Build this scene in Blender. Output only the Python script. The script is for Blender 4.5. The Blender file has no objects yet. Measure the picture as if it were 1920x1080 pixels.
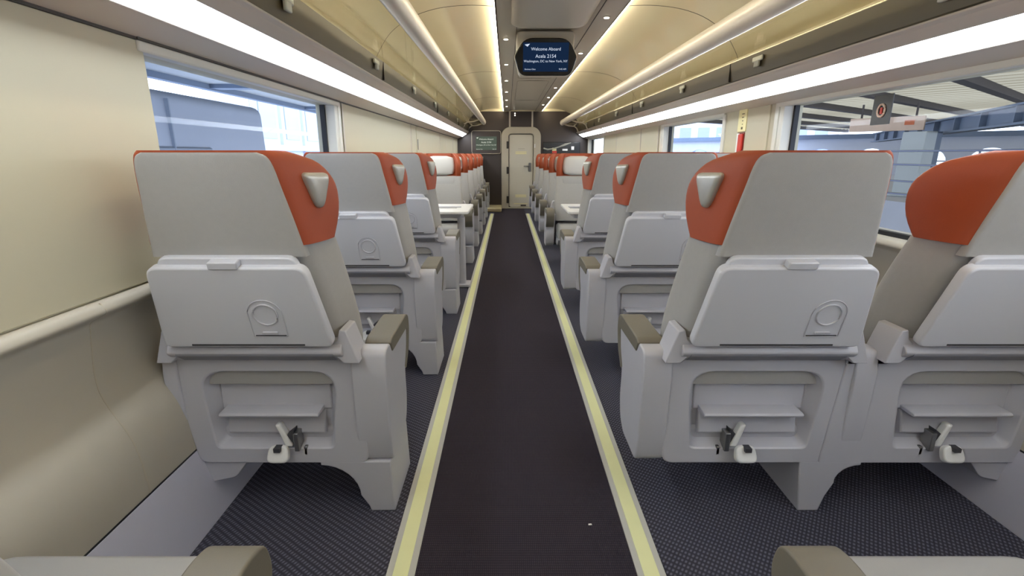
import bpy, bmesh, math
from mathutils import Vector, Matrix
PI = math.pi
S = bpy.context.scene
COL = S.collection

# ------------------------------------------------------------------ materials
def srgb(r, g, b):
    f = lambda c: (c/255/12.92) if c/255 <= .04045 else ((c/255+.055)/1.055)**2.4
    return (f(r), f(g), f(b), 1)

def mat(name, rgb, rough=.5, metal=0.0, spec=.5, noise=0, nscale=30, bump=0, bscale=200, coat=0, sheen=0):
    m = bpy.data.materials.new(name); m.use_nodes = True
    nt = m.node_tree; b = nt.nodes['Principled BSDF']
    c = srgb(*rgb)
    b.inputs['Base Color'].default_value = c
    b.inputs['Roughness'].default_value = rough
    b.inputs['Metallic'].default_value = metal
    b.inputs['Specular IOR Level'].default_value = spec
    if coat: b.inputs['Coat Weight'].default_value = coat
    if sheen:
        b.inputs['Sheen Weight'].default_value = sheen
    tc = nt.nodes.new('ShaderNodeNewGeometry')
    if noise:
        n = nt.nodes.new('ShaderNodeTexNoise'); n.inputs['Scale'].default_value = nscale
        n.inputs['Detail'].default_value = 4
        nt.links.new(tc.outputs['Position'], n.inputs['Vector'])
        mx = nt.nodes.new('ShaderNodeMix'); mx.data_type = 'RGBA'
        mx.inputs[6].default_value = tuple(max(0, v*(1-noise)) for v in c[:3])+(1,)
        mx.inputs[7].default_value = tuple(min(1, v*(1+noise)) for v in c[:3])+(1,)
        nt.links.new(n.outputs['Fac'], mx.inputs[0]); nt.links.new(mx.outputs[2], b.inputs['Base Color'])
    if bump:
        n2 = nt.nodes.new('ShaderNodeTexNoise'); n2.inputs['Scale'].default_value = bscale
        nt.links.new(tc.outputs['Position'], n2.inputs['Vector'])
        bp = nt.nodes.new('ShaderNodeBump'); bp.inputs['Strength'].default_value = bump; bp.inputs['Distance'].default_value = .002
        nt.links.new(n2.outputs['Fac'], bp.inputs['Height']); nt.links.new(bp.outputs['Normal'], b.inputs['Normal'])
    return m

def emat(name, rgb, strength):
    m = bpy.data.materials.new(name); m.use_nodes = True
    nt = m.node_tree; nt.nodes.clear()
    e = nt.nodes.new('ShaderNodeEmission'); o = nt.nodes.new('ShaderNodeOutputMaterial')
    e.inputs[0].default_value = rgb+(1,) if len(rgb) == 3 else rgb; e.inputs[1].default_value = strength
    nt.links.new(e.outputs[0], o.inputs[0]); return m

def glassmat(name, tint, ior=1.5, extra=0.0):
    """thin clear sheet: see-through with a mirror reflection that grows towards grazing"""
    m = bpy.data.materials.new(name); m.use_nodes = True
    nt = m.node_tree; nt.nodes.clear()
    t = nt.nodes.new('ShaderNodeBsdfTransparent'); t.inputs[0].default_value = tint
    g = nt.nodes.new('ShaderNodeBsdfGlossy'); g.inputs['Roughness'].default_value = .02
    ge = nt.nodes.new('ShaderNodeNewGeometry')
    dt = nt.nodes.new('ShaderNodeVectorMath'); dt.operation = 'DOT_PRODUCT'
    nt.links.new(ge.outputs['Normal'], dt.inputs[0]); nt.links.new(ge.outputs['Incoming'], dt.inputs[1])
    def mth(op, a, b=None):
        n = nt.nodes.new('ShaderNodeMath'); n.operation = op; n.use_clamp = op == 'ADD'
        for i, v in enumerate((a, b)):
            if v is None: continue
            if isinstance(v, (int, float)): n.inputs[i].default_value = v
            else: nt.links.new(v, n.inputs[i])
        return n.outputs[0]
    c1 = mth('SUBTRACT', 1.0, mth('ABSOLUTE', dt.outputs['Value']))
    ad = mth('ADD', mth('MULTIPLY', mth('POWER', c1, 5.0), .25), .005+extra)
    mx = nt.nodes.new('ShaderNodeMixShader'); o = nt.nodes.new('ShaderNodeOutputMaterial')
    nt.links.new(ad, mx.inputs[0])
    nt.links.new(t.outputs[0], mx.inputs[1]); nt.links.new(g.outputs[0], mx.inputs[2])
    nt.links.new(mx.outputs[0], o.inputs[0]); return m

def weave(name, c1, c2, period, angle, rough=.95, two=True):
    m = bpy.data.materials.new(name); m.use_nodes = True
    nt = m.node_tree; b = nt.nodes['Principled BSDF']; b.inputs['Roughness'].default_value = rough
    b.inputs['Specular IOR Level'].default_value = .15
    g = nt.nodes.new('ShaderNodeNewGeometry')
    mp = nt.nodes.new('ShaderNodeMapping'); mp.inputs['Rotation'].default_value = (0, 0, math.radians(angle))
    nt.links.new(g.outputs['Position'], mp.inputs['Vector'])
    w1 = nt.nodes.new('ShaderNodeTexWave'); w1.bands_direction = 'X'; w1.inputs['Scale'].default_value = .314/period
    w1.inputs['Distortion'].default_value = .6; w1.inputs['Detail'].default_value = 1
    nt.links.new(mp.outputs[0], w1.inputs['Vector'])
    fac = w1.outputs['Fac']
    if two:
        w2 = nt.nodes.new('ShaderNodeTexWave'); w2.bands_direction = 'Y'; w2.inputs['Scale'].default_value = .314/(period*1.6)
        w2.inputs['Distortion'].default_value = .6
        nt.links.new(mp.outputs[0], w2.inputs['Vector'])
        mu = nt.nodes.new('ShaderNodeMath'); mu.operation = 'MULTIPLY'
        nt.links.new(w1.outputs['Fac'], mu.inputs[0]); nt.links.new(w2.outputs['Fac'], mu.inputs[1]); fac = mu.outputs[0]
    mx = nt.nodes.new('ShaderNodeMix'); mx.data_type = 'RGBA'
    mx.inputs[6].default_value = srgb(*c1); mx.inputs[7].default_value = srgb(*c2)
    nt.links.new(fac, mx.inputs[0])
    nz = nt.nodes.new('ShaderNodeTexNoise'); nz.inputs['Scale'].default_value = 2.2; nz.inputs['Detail'].default_value = 5
    nt.links.new(g.outputs['Position'], nz.inputs['Vector'])
    m2 = nt.nodes.new('ShaderNodeMix'); m2.data_type = 'RGBA'; m2.blend_type = 'MULTIPLY'; m2.inputs[0].default_value = .35
    nt.links.new(mx.outputs[2], m2.inputs[6]); nt.links.new(nz.outputs['Color'], m2.inputs[7])
    m3 = nt.nodes.new('ShaderNodeMix'); m3.data_type = 'RGBA'; m3.inputs[0].default_value = 0
    nt.links.new(mx.outputs[2], b.inputs['Base Color'])
    bp = nt.nodes.new('ShaderNodeBump'); bp.inputs['Strength'].default_value = .5; bp.inputs['Distance'].default_value = .003
    nt.links.new(fac, bp.inputs['Height']); nt.links.new(bp.outputs[0], b.inputs['Normal'])
    return m

M = dict(
    cloth=mat('seat_cloth', (168, 167, 165), .8, spec=.3, noise=.04, nscale=60, bump=.15, bscale=500, sheen=.1),
    orange=mat('orange_leather', (158, 71, 38), .55, spec=.4, noise=.05, nscale=12, bump=.1, bscale=300),
    plastic=mat('pale_grey_plastic', (190, 190, 198), .38, noise=.015, nscale=8),
    midgrey=mat('mid_grey_plastic', (140, 141, 150), .5),
    tray=mat('tray_plastic', (206, 207, 214), .35),
    groove=mat('dark_groove', (60, 60, 66), .6),
    pad=mat('taupe_armrest_leather', (113, 108, 97), .5, bump=.1, bscale=300),
    cushion=mat('seat_cushion_leather', (160, 160, 160), .55, bump=.1, bscale=300),
    pillow=mat('pillow_leather', (205, 204, 200), .6),
    silver=mat('brushed_silver', (186, 184, 176), .36, metal=.5, noise=.1, nscale=40),
    wall=mat('wall_laminate', (190, 184, 160), .55, noise=.02, nscale=3),
    lowwall=mat('lower_wall_panel', (184, 178, 164), .5, noise=.02, nscale=3),
    duct=mat('duct_cover', (192, 192, 206), .45),
    frame=mat('window_surround', (212, 210, 200), .45),
    gasket=mat('black_gasket', (18, 20, 26), .5),
    cove=mat('cove_panel', (196, 188, 178), .45, noise=.03, nscale=2),
    ceil=mat('ceiling_panel', (228, 218, 186), .22, coat=.3, noise=.04, nscale=1.2),
    ceilmid=mat('ceiling_centre_panel', (186, 180, 168), .38, coat=.05, noise=.03, nscale=1.5),
    fascia=mat('olive_fascia', (80, 71, 49), .4, noise=.04, nscale=6),
    dark=mat('dark_trim', (48, 42, 38), .5),
    rail=mat('handrail', (214, 206, 192), .3, noise=.01),
    bulk=mat('bulkhead_laminate', (62, 54, 52), .5, noise=.08, nscale=5),
    door=mat('door_paint', (206, 200, 184), .4, noise=.02, nscale=4),
    arch=mat('door_surround', (186, 178, 160), .4),
    steel=mat('steel', (150, 150, 150), .3, metal=.9),
    cream=mat('cream_sill', (200, 188, 150), .5),
    yellow=mat('photoluminescent_yellow', (240, 241, 186), .5, noise=.03, nscale=14),
    greyedge=mat('strip_grey_edge', (192, 192, 186), .5),
    black=mat('black_plastic', (10, 9, 10), .25),
    red=mat('red_handle', (190, 48, 34), .4),
    redbox=mat('red_recess', (120, 40, 30), .5),
    sticker=mat('sticker_paper', (235, 225, 170), .6),
    hook=mat('hook_plastic', (206, 208, 196), .35),
    white=mat('white_plastic', (228, 228, 226), .4),
    carpet=weave('side_carpet', (56, 56, 66), (106, 106, 122), .011, 35),
    aisle=weave('aisle_carpet', (48, 44, 53), (68, 62, 72), .006, 0, two=True),
    winglass=glassmat('window_glass', (.94, .96, 1, 1)),
    shelfglass=glassmat('shelf_glass', (.94, .93, .87, 1), 1.5, .035),
    strip=emat('light_panel_glow', (.88, .94, 1.0), 17),
    led=emat('warm_led_glow', (1.0, .88, .66), 30),
    lamp=emat('lamp_glow', (1.0, .92, .78), 2.5),
    spot=emat('spot_glow', (1.0, .90, .74), 14),
    screen=emat('screen_blue', (.008, .020, .052), 1.0),
    screen2=emat('screen_grey', (.09, .11, .085), 1.0),
    text=emat('screen_text', (.62, .70, .85), 1.0),
    text2=emat('screen_text_pale', (.75, .78, .66), 1.0),
    ink=mat('print_ink', (80, 70, 40), .6),
    # outside
    ballast=mat('ballast', (196, 200, 206), .9, noise=.25, nscale=3),
    concrete=mat('concrete', (186, 190, 200), .85, noise=.08, nscale=1),
    railsteel=mat('rail_steel', (110, 116, 134), .4, metal=.5),
    blue=mat('girder_paint', (104, 118, 138), .6, noise=.08, nscale=1),
    colp=mat('column_paint', (186, 194, 196), .6, noise=.05, nscale=1),
    purlin=mat('purlin_dark', (82, 76, 76), .7),
    coach=mat('coach_steel', (150, 158, 174), .6, noise=.14, nscale=.8),
    coachwin=mat('coach_window', (124, 134, 150), .5),
    canopy=mat('grey_canopy', (168, 170, 170), .8, noise=.06, nscale=.6),
    facade=mat('pale_facade', (206, 212, 226), .8, noise=.03, nscale=.5),
    facwin=mat('facade_window', (150, 160, 178), .3),
    board=mat('sign_board', (226, 200, 180), .6, noise=.08, nscale=6),
)
def corr():
    m = bpy.data.materials.new('corrugated_panel'); m.use_nodes = True; nt = m.node_tree; nt.nodes.clear()
    d = nt.nodes.new('ShaderNodeBsdfDiffuse'); t = nt.nodes.new('ShaderNodeBsdfTranslucent')
    for n in (d, t): n.inputs[0].default_value = srgb(240, 226, 192)
    g = nt.nodes.new('ShaderNodeTexCoord'); w = nt.nodes.new('ShaderNodeTexWave'); w.inputs['Scale'].default_value = 1.6
    nt.links.new(g.outputs['Object'], w.inputs['Vector'])
    mx0 = nt.nodes.new('ShaderNodeMix'); mx0.data_type = 'RGBA'; mx0.inputs[6].default_value = srgb(128, 116, 92); mx0.inputs[7].default_value = srgb(164, 152, 126)
    nt.links.new(w.outputs['Fac'], mx0.inputs[0])
    nt.links.new(mx0.outputs[2], d.inputs[0]); nt.links.new(mx0.outputs[2], t.inputs[0])
    mx = nt.nodes.new('ShaderNodeMixShader'); mx.inputs[0].default_value = .5; o = nt.nodes.new('ShaderNodeOutputMaterial')
    nt.links.new(d.outputs[0], mx.inputs[1]); nt.links.new(t.outputs[0], mx.inputs[2]); nt.links.new(mx.outputs[0], o.inputs[0])
    return m
M['corr'] = corr()
def milk():
    m = bpy.data.materials.new('frosted_glazing'); m.use_nodes = True; nt = m.node_tree; nt.nodes.clear()
    t = nt.nodes.new('ShaderNodeBsdfTranslucent'); t.inputs[0].default_value = (.9, .94, 1, 1)
    p = nt.nodes.new('ShaderNodeBsdfTransparent'); mx = nt.nodes.new('ShaderNodeMixShader'); mx.inputs[0].default_value = .6
    o = nt.nodes.new('ShaderNodeOutputMaterial')
    nt.links.new(t.outputs[0], mx.inputs[1]); nt.links.new(p.outputs[0], mx.inputs[2]); nt.links.new(mx.outputs[0], o.inputs[0])
    return m
M['milk'] = milk()

# ------------------------------------------------------------------ mesh helpers
def bm_new(): return bmesh.new()

def box(bm, x0, x1, y0, y1, z0, z1):
    v = [bm.verts.new(p) for p in ((x0,y0,z0),(x1,y0,z0),(x1,y1,z0),(x0,y1,z0),(x0,y0,z1),(x1,y0,z1),(x1,y1,z1),(x0,y1,z1))]
    for f in ((0,3,2,1),(4,5,6,7),(0,1,5,4),(1,2,6,5),(2,3,7,6),(3,0,4,7)):
        bm.faces.new([v[i] for i in f])
    return v

def rounded(poly, radii, n=4):
    """poly corners (2D) cut by a small curve each"""
    out = []
    k = len(poly)
    if not hasattr(radii, '__len__'): radii = [radii]*k
    for i, p in enumerate(poly):
        a = Vector(poly[i-1]); b = Vector(poly[(i+1) % k]); p = Vector(p); r = radii[i]
        la = (a-p).length; lb = (b-p).length
        ta = min(r, la*.48); tb = min(r, lb*.48)
        s = p+(a-p)*(ta/max(la, 1e-9)); e = p+(b-p)*(tb/max(lb, 1e-9))
        for j in range(n+1):
            t = j/n
            out.append(tuple(s*(1-t)**2+p*2*t*(1-t)+e*t*t))
    return out

def loft(bm, secs, cap=True, closed=True):
    rows = [[bm.verts.new(p) for p in s] for s in secs]
    n = len(rows[0])
    for a, b in zip(rows, rows[1:]):
        for i in range(n if closed else n-1):
            j = (i+1) % n
            try: bm.faces.new((a[i], a[j], b[j], b[i]))
            except ValueError: pass
    if cap:
        for r in (rows[0], rows[-1]):
            try: bm.faces.new(r)
            except ValueError: pass
    return rows

def prism(bm, poly, axis, a, b, xf=None):
    """2D polygon extruded along axis from a to b. axis x: poly=(y,z); y: (x,z); z: (x,y)"""
    def P(u, v, w):
        q = {'x': (w, u, v), 'y': (u, w, v), 'z': (u, v, w)}[axis]
        return xf @ Vector(q) if xf else q
    A = [bm.verts.new(P(u, v, a)) for u, v in poly]; B = [bm.verts.new(P(u, v, b)) for u, v in poly]
    n = len(poly)
    bm.faces.new(A); bm.faces.new(B)
    for i in range(n): bm.faces.new((A[i], A[(i+1) % n], B[(i+1) % n], B[i]))

def tube(bm, path, r, n=10, closed=False):
    path = [Vector(p) for p in path]
    secs = []
    k = len(path)
    for i, p in enumerate(path):
        if closed: d = path[(i+1) % k]-path[i-1]
        else: d = path[min(i+1, k-1)]-path[max(i-1, 0)]
        d.normalize()
        up = Vector((0, 0, 1)) if abs(d.z) < .9 else Vector((1, 0, 0))
        if abs(d.y) > .9: up = Vector((0, 0, 1))
        u = d.cross(up).normalized(); v = d.cross(u).normalized()
        rr = r[i] if hasattr(r, '__len__') else r
        secs.append([p+u*math.cos(2*PI*j/n)*rr+v*math.sin(2*PI*j/n)*rr for j in range(n)])
    if closed: secs.append(secs[0])
    loft(bm, secs, cap=not closed)

def obj(name, bm, m, parent=None, bevel=0, seg=2, ang=35, sub=0, weld=False):
    if weld: bmesh.ops.remove_doubles(bm, verts=bm.verts, dist=1e-5)
    bmesh.ops.recalc_face_normals(bm, faces=bm.faces)
    me = bpy.data.meshes.new(name); bm.to_mesh(me); bm.free()
    for mm in (m if isinstance(m, (list, tuple)) else [m]): me.materials.append(mm)
    me.shade_smooth(); me.set_sharp_from_angle(angle=math.radians(ang))
    o = bpy.data.objects.new(name, me); COL.objects.link(o)
    if parent: o.parent = parent
    if bevel:
        b = o.modifiers.new('bevel', 'BEVEL'); b.width = bevel; b.segments = seg; b.limit_method = 'ANGLE'; b.angle_limit = math.radians(40)
    if sub:
        s = o.modifiers.new('sub', 'SUBSURF'); s.levels = sub; s.render_levels = sub
    return o

def tag(o, label, cat, group=None, kind=None):
    if label: o['label'] = label
    if cat: o['category'] = cat
    if group: o['group'] = group
    if kind: o['kind'] = kind
    return o

def thing(name, label, cat, loc=(0,0,0), rz=0, group=None):
    o = bpy.data.objects.new(name, None); o.empty_display_size = .1; COL.objects.link(o)
    o.location = loc; o.rotation_euler = (0, 0, rz)
    return tag(o, label, cat, group)

def struct(name, bm, m, parent=None, **k):
    o = obj(name, bm, m, parent, **k)
    if not parent: o['kind'] = 'structure'
    return o

def copy_tree(o, parent=None):
    c = o.copy(); COL.objects.link(c)
    if parent: c.parent = parent
    for ch in list(o.children): copy_tree(ch, c)
    return c

def text(name, body, size, m, parent, loc, rot, align='CENTER'):
    cu = bpy.data.curves.new(name, 'FONT'); cu.body = body; cu.size = size; cu.align_x = align; cu.extrude = .0004
    t = bpy.data.objects.new('tmp', cu); COL.objects.link(t)
    bpy.context.view_layer.update()
    me = bpy.data.meshes.new_from_object(t.evaluated_get(bpy.context.evaluated_depsgraph_get()))
    bpy.data.objects.remove(t)
    me.materials.clear(); me.materials.append(m)
    o = bpy.data.objects.new(name, me); COL.objects.link(o); o.parent = parent
    o.location = loc; o.rotation_euler = rot
    return o

def lerp_levels(levels, k):
    """Catmull-Rom between rows of numbers"""
    out = []
    n = len(levels)
    for i in range(n-1):
        p0 = levels[max(i-1, 0)]; p1 = levels[i]; p2 = levels[i+1]; p3 = levels[min(i+2, n-1)]
        for j in range(k):
            t = j/k
            out.append(tuple(.5*((2*b)+(-a+c)*t+(2*a-5*b+4*c-d)*t*t+(-a+3*b-3*c+d)*t**3) for a, b, c, d in zip(p0, p1, p2, p3)))
    out.append(tuple(levels[-1]))
    return out

# ------------------------------------------------------------------ seats
def yr(z):   # rear plane of the seat back
    pts = [(.44, .03), (.56, -.01), (.62, -.03), (.895, -.11), (1.18, -.182)]
    for (a, b), (c, d) in zip(pts, pts[1:]):
        if z <= c: return b+(d-b)*(z-a)/(c-a)
    return pts[-1][1]

def rot_plane(cx, cz, z, y_off):
    """matrix: local (x, y, z) with y = out of rear plane, origin at (cx, yr(cz), cz), tilted with the back"""
    a = math.atan2(yr(.62)-yr(.895), .275)
    return Matrix.Translation((cx, yr(cz)+y_off, cz)) @ Matrix.Rotation(a, 4, 'X')

def backrest_bm(cx):
    bm = bm_new()
    lv = lerp_levels([(.46, .02, .235, .17, .26), (.60, 0, .24, .165, .275), (.78, -.055, .226, .115, .262), (.935, -.11, .202, .05, .25)], 3)
    secs = []
    for z, y0, wr, y1, wf in lv:
        p = rounded([(-wr, y0), (wr, y0), (wf, y1), (wf-.05, y1+.012), (-wf+.05, y1+.012), (-wf, y1)], [.045, .045, .04, .02, .02, .04], 5)
        secs.append([(cx+a, b, z) for a, b in p])
    loft(bm, secs)
    # upper rear panel between the orange wings
    lv = lerp_levels([(.90, .211), (1.0, .196), (1.08, .183), (1.14, .173), (1.165, .162), (1.174, .145)], 3)
    secs = []
    for z, w in lv:
        y0 = yr(z)-.002
        p = rounded([(-w, y0+.03), (-w, y0+.002), (w, y0+.002), (w, y0+.03)], [.002, .014, .014, .002], 4)
        secs.append([(cx+a, b, z) for a, b in p])
    loft(bm, secs)
    return bm

def headrest_bm(cx):
    bm = bm_new()
    lv = lerp_levels([(.932, .213, .045, .246), (.99, .203, .080, .252), (1.05, .194, .090, .254), (1.10, .187, .076, .247),
                      (1.145, .178, .025, .228), (1.168, .170, -.04, .20), (1.179, .158, -.075, .175)], 3)
    secs = []
    for z, wr, yn, wn in lv:
        y0 = yr(z)+.004
        yb = y0+.075
        yn = max(yn, yb+.012)
        wm = (wr+wn)/2+.008; ym = (y0+yn)/2
        p = rounded([(-wr, y0), (wr, y0), (wm, ym), (wn, yn), (wn-.045, yn-.002), (wr-.035, yb), (-(wr-.035), yb), (-(wn-.045), yn-.002), (-wn, yn), (-wm, ym)],
                    [.03, .03, .06, .026, .02, .04, .04, .02, .026, .06], 4)
        secs.append([(cx+a, b, z) for a, b in p])
    loft(bm, secs)
    return bm

def grip_bm(cx, s, front=False):
    bm = bm_new()
    tri = rounded([(-.054, .040), (.052, .036), (.016, -.056), (-.012, -.054)], [.022, .026, .022, .022], 6)
    # frame on the side surface: u runs from the rear corner towards the nose
    p0 = Vector((cx+s*.205, -.10, 0)); p1 = Vector((cx+s*.255, .05, 0))
    u = (p1-p0).normalized(); mid = p0.lerp(p1, .42); mid.z = 1.082
    nrm = Vector((s*u.y, -s*u.x*1, 0)).normalized()
    if nrm.x*s < 0: nrm = -nrm
    w = Vector((0, 0, 1))
    secs = []
    for h, sc in ((-.02, 1.04), (.006, 1.04), (.012, 1.0), (.016, .88), (.018, .65)):
        secs.append([mid+u*a*sc+w*b*sc+nrm*h for a, b in tri])
    loft(bm, secs)
    return bm

def plate(bm, poly, T, y0, y1):
    prism(bm, poly, 'y', y0, y1, T)

def seat_module(root, cx, s, ringx, grip=True):
    """one place. s = +1 when the aisle lies at local +x"""
    br = obj('backrest', backrest_bm(cx), M['cloth'], root)
    obj('headrest', headrest_bm(cx), M['orange'], root, ang=50)['label'] = 'orange leather headrest with side wings'
    if grip: obj('grip_handle', grip_bm(cx, s), M['silver'], root, ang=50)['label'] = 'silver triangular grip on the headrest wing'
    # front cushions
    bm = bm_new()
    for z0, z1 in ((.47, .755), (.762, .935)):
        secs = []
        for k in range(7):
            z = z0+(z1-z0)*k/6; e = math.sin(PI*k/6)**.4*.02
            y1 = .17-(z-.46)*.26
            p = rounded([(-.2, y1-.03), (.2, y1-.03), (.19, y1+.01+e), (-.19, y1+.01+e)], [.01, .01, .03, .03], 4)
            secs.append([(cx+a, b, z) for a, b in p])
        loft(bm, secs)
    obj('back_cushion', bm, M['cushion'], root, ang=50)
    bm = bm_new(); secs = []
    for k in range(13):
        t = -1+2*k/12; q = math.sqrt(max(0, 1-t*t))**.6
        z = 1.045+t*.105
        w = .175*(.55+.45*q)*(1 if k not in (0, 12) else .8); d = .045*q+.004
        yc = yr(z)+.085
        p = rounded([(-w, yc-.01), (w, yc-.01), (w*.96, yc+d), (-w*.96, yc+d)], [.01, .01, .03, .03], 4)
        secs.append([(cx+a, b, z) for a, b in p])
    loft(bm, secs)
    obj('head_pillow', bm, M['pillow'], root, ang=60)
    # seat cushion
    bm = bm_new(); secs = []
    for z, g in ((.295, .02), (.31, 0), (.39, 0), (.415, .008), (.43, .03)):
        p = rounded([(-.25+g, .12), (.25-g, .12), (.245-g, .515-g), (-.245+g, .515-g)], [.02, .02, .06, .06], 5)
        secs.append([(cx+a, b, z+(.012 if b > .3 else 0)*0) for a, b in p])
    loft(bm, secs)
    obj('seat_cushion', bm, M['cushion'], root, ang=50)
    bm = bm_new()
    prism(bm, rounded([(-.05+.09, .21), (.38, .22), (.48, .285), (.48, .30), (.04, .30)], .02, 3), 'x', cx-.25, cx+.25)
    obj('seat_pan', bm, M['plastic'], root)
    # hinge rail with end ears below the tray
    bm = bm_new()
    prof = rounded([(-.048, .612), (-.056, .596), (-.05, .586), (-.012, .556), (.06, .556), (.06, .625), (-.03, .625)], .004, 2)
    prism(bm, prof, 'x', cx-.262, cx+.262)
    for e in (-1, 1):
        poly = [(e*.225, .612), (e*.225, .592), (e*.262, .556), (e*.308, .556), (e*.275, .660), (e*.256, .664), (e*.248, .635)]
        prism(bm, [(cx+a, b) for a, b in poly], 'y', -.040, .06)
    obj('hinge_rail', bm, M['plastic'], root, bevel=.004)
    bm = bm_new()
    prism(bm, [(-.054, .592), (-.052, .585), (-.016, .5575), (-.004, .5575), (-.04, .592)], 'x', cx-.236, cx+.236)
    obj('rail_channel', bm, M['midgrey'], root)  # darker grey band laid over the rail's slanted underside
    # tray table
    T = rot_plane(cx, .752, 0, -.010)
    bm = bm_new()
    poly = rounded([(-.248, -.128), (.248, -.128), (.213, .138), (-.213, .138)], [.022, .022, .03, .03], 5)
    plate(bm, poly, T, -.03, .004)
    tr = obj('tray_table', bm, M['tray'], root, bevel=.006, seg=3)
    bm = bm_new()
    plate(bm, rounded([(-.195, .10), (.195, .10), (.186, .158), (-.186, .158)], [.01, .01, .025, .025], 4), T, -.010, .012)
    obj('tray_backing', bm, M['tray'], tr, bevel=.004)
    bm = bm_new()
    plate(bm, rounded([(-.042, .134), (.038, .134), (.040, .156), (-.040, .156)], .006, 3), T, -.034, -.008)
    obj('latch', bm, M['tray'], tr, bevel=.003)
    bm = bm_new()
    plate(bm, [(-.165, -.1205), (.165, -.1205), (.165, -.1155), (-.165, -.1155)], T, -.0315, -.029)
    obj('finger_slot', bm, M['groove'], tr)['label'] = 'dark finger slot'
    bm = bm_new()
    cz = -.012
    arch = []
    for k in range(13):
        a = PI*k/12; arch.append((ringx+.049*math.cos(a), -.031, cz+.049*math.sin(a)))
    arch = [(ringx+.049, -.031, cz-.075)]+arch+[(ringx-.049, -.031, cz-.075)]
    tube(bm, [T @ Vector(p) for p in arch+[arch[0]]], .0016, 6)
    ring = [T @ Vector((ringx+.034*math.cos(2*PI*k/28), -.031, cz+.034*math.sin(2*PI*k/28))) for k in range(28)]
    tube(bm, ring, .0028, 6, closed=True)
    plate(bm, rounded([(ringx-.022, cz-.066), (ringx+.022, cz-.066), (ringx+.022, cz-.058), (ringx-.022, cz-.058)], .003, 3), T, -.035, -.03)
    obj('cup_holder', bm, M['plastic'], tr)
    bm = bm_new()
    plate(bm, [(ringx-.044, cz-.0725), (ringx+.044, cz-.0725), (ringx+.044, cz-.0705), (ringx-.044, cz-.0705)], T, -.0325, -.030)
    obj('cup_holder_seam', bm, M['groove'], tr)
    # foot bar
    bm = bm_new()
    prism(bm, rounded([(-.014, .360), (-.018, .367), (-.012, .373), (.05, .375), (.05, .362)], .003, 2), 'x', cx-.160, cx+.156)
    obj('footrest_bar', bm, M['plastic'], root, bevel=.002)
    # paddle lever below
    bm = bm_new()
    px = cx+s*.022
    poly = rounded([(-.036, -.025), (.036, -.025), (.030, .03), (-.030, .03)], .022, 5)
    TT = Matrix.Translation((px, -.03, .235)) @ Matrix.Rotation(math.radians(-25), 4, 'X')
    prism(bm, poly, 'y', -.012, .012, TT)
    prism(bm, [(px-.015+s*.03, .25), (px+.010+s*.03, .25), (px+.004, .33), (px-.012, .33)], 'y', -.01, .02)
    pd = obj('lever_paddle', bm, M['white'], root, bevel=.006, seg=3)
    bm = bm_new()
    box(bm, px+s*.052-.008, px+s*.052+.008, -.012, .03, .235, .30)
    box(bm, px+s*.075-.006, px+s*.075+.006, 0, .04, .215, .245)
    obj('lever_bracket', bm, M['steel'], pd, bevel=.002)
    bm = bm_new()
    box(bm, px-.008, px+.012, -.046, -.02, .252, .266)
    prism(bm, [(px+s*.02, .29), (px+s*.045, .31), (px+s*.045, .25)][::1], 'y', -.004, .03)
    obj('lever_pivot', bm, M['groove'], pd)

def shroud_bm(outer, cells, y0=0.0):
    """lower rear cover with a sunken pocket per place; outer = (xl_top, xr_top, xl_bot, xr_bot)"""
    bm = bm_new()
    xlt, xrt, xlb, xrb = outer
    zt, zb = .557, .185
    # split in columns at cell limits; every column is a ring round its pocket
    for (cx, l, r, lb, rb, first, last) in cells:
        nseg = 6
        outerp = rounded([(lb, zb), (rb, zb), (r, zt), (l, zt)], [.0001 if not first else .03, .0001 if not last else .03, .0001, .0001], nseg)
        inner = rounded([(cx-.190, .240), (cx+.190, .240), (cx+.222, .512), (cx-.215, .512)], [.02, .02, .085, .085], nseg)
        pocket = rounded([(cx-.172, .262), (cx+.172, .262), (cx+.192, .498), (cx-.185, .498)], [.02, .02, .07, .07], nseg)
        inner2 = [(cx+(a-cx)*.985, b*.985+.385*.015) for a, b in inner]
        rows = loft(bm, [[(a, .12, b) for a, b in outerp], [(a, y0, b) for a, b in outerp], [(a, y0, b) for a, b in inner],
                         [(a, y0+.008, b) for a, b in inner2], [(a, y0+.05, b) for a, b in pocket]], cap=False)
        bm.faces.new(rows[-1])
        # back of the pocket: lower ledge steps
        box(bm, cx-.178, cx+.182, y0+.043, y0+.052, .36, .455)
        prism(bm, [(y0+.051, .27), (y0+.02, .285), (y0+.035, .355), (y0+.052, .36)], 'x', cx-.160, cx+.160)
    return bm

def arm(root, x0, x1, s, pad=True, w=.080):
    """side panel from x0 to x1 (s = outer side sign) with a leather pad on top"""
    bm = bm_new()
    poly = rounded([(-.012, .50), (-.004, .30), (.01, .185), (.19, .185), (.245, .215), (.275, .30), (.262, .40), (.30, .47), (.337, .535), (.335, .552), (.085, .548), (.060, .585), (.0, .58)],
                   [.02, .02, .03, .02, .03, .05, .05, .03, .02, .006, .008, .012, .022], 4)
    prism(bm, poly, 'x', x0, x1)
    a = obj('armrest', bm, M['plastic'], root, bevel=.022, seg=4, ang=40)
    if pad:
        bm = bm_new()
        poly = rounded([(.062, .583), (.085, .546), (.316, .545), (.300, .48), (.258, .415), (.275, .40), (.335, .455), (.362, .54), (.350, .588), (.31, .600), (.085, .594)], [.006, .004, .01, .02, .006, .01, .03, .02, .02, .02, .01], 4)
        prism(bm, poly, 'x', max(x0, x1-w)-.002 if s > 0 else x0-.003, x1+.003 if s > 0 else min(x1, x0+w)+.002)
        obj('armrest_pad', bm, M['pad'], a, bevel=.010, seg=3, ang=50)['label'] = 'taupe leather armrest pad'
    return a

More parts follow.
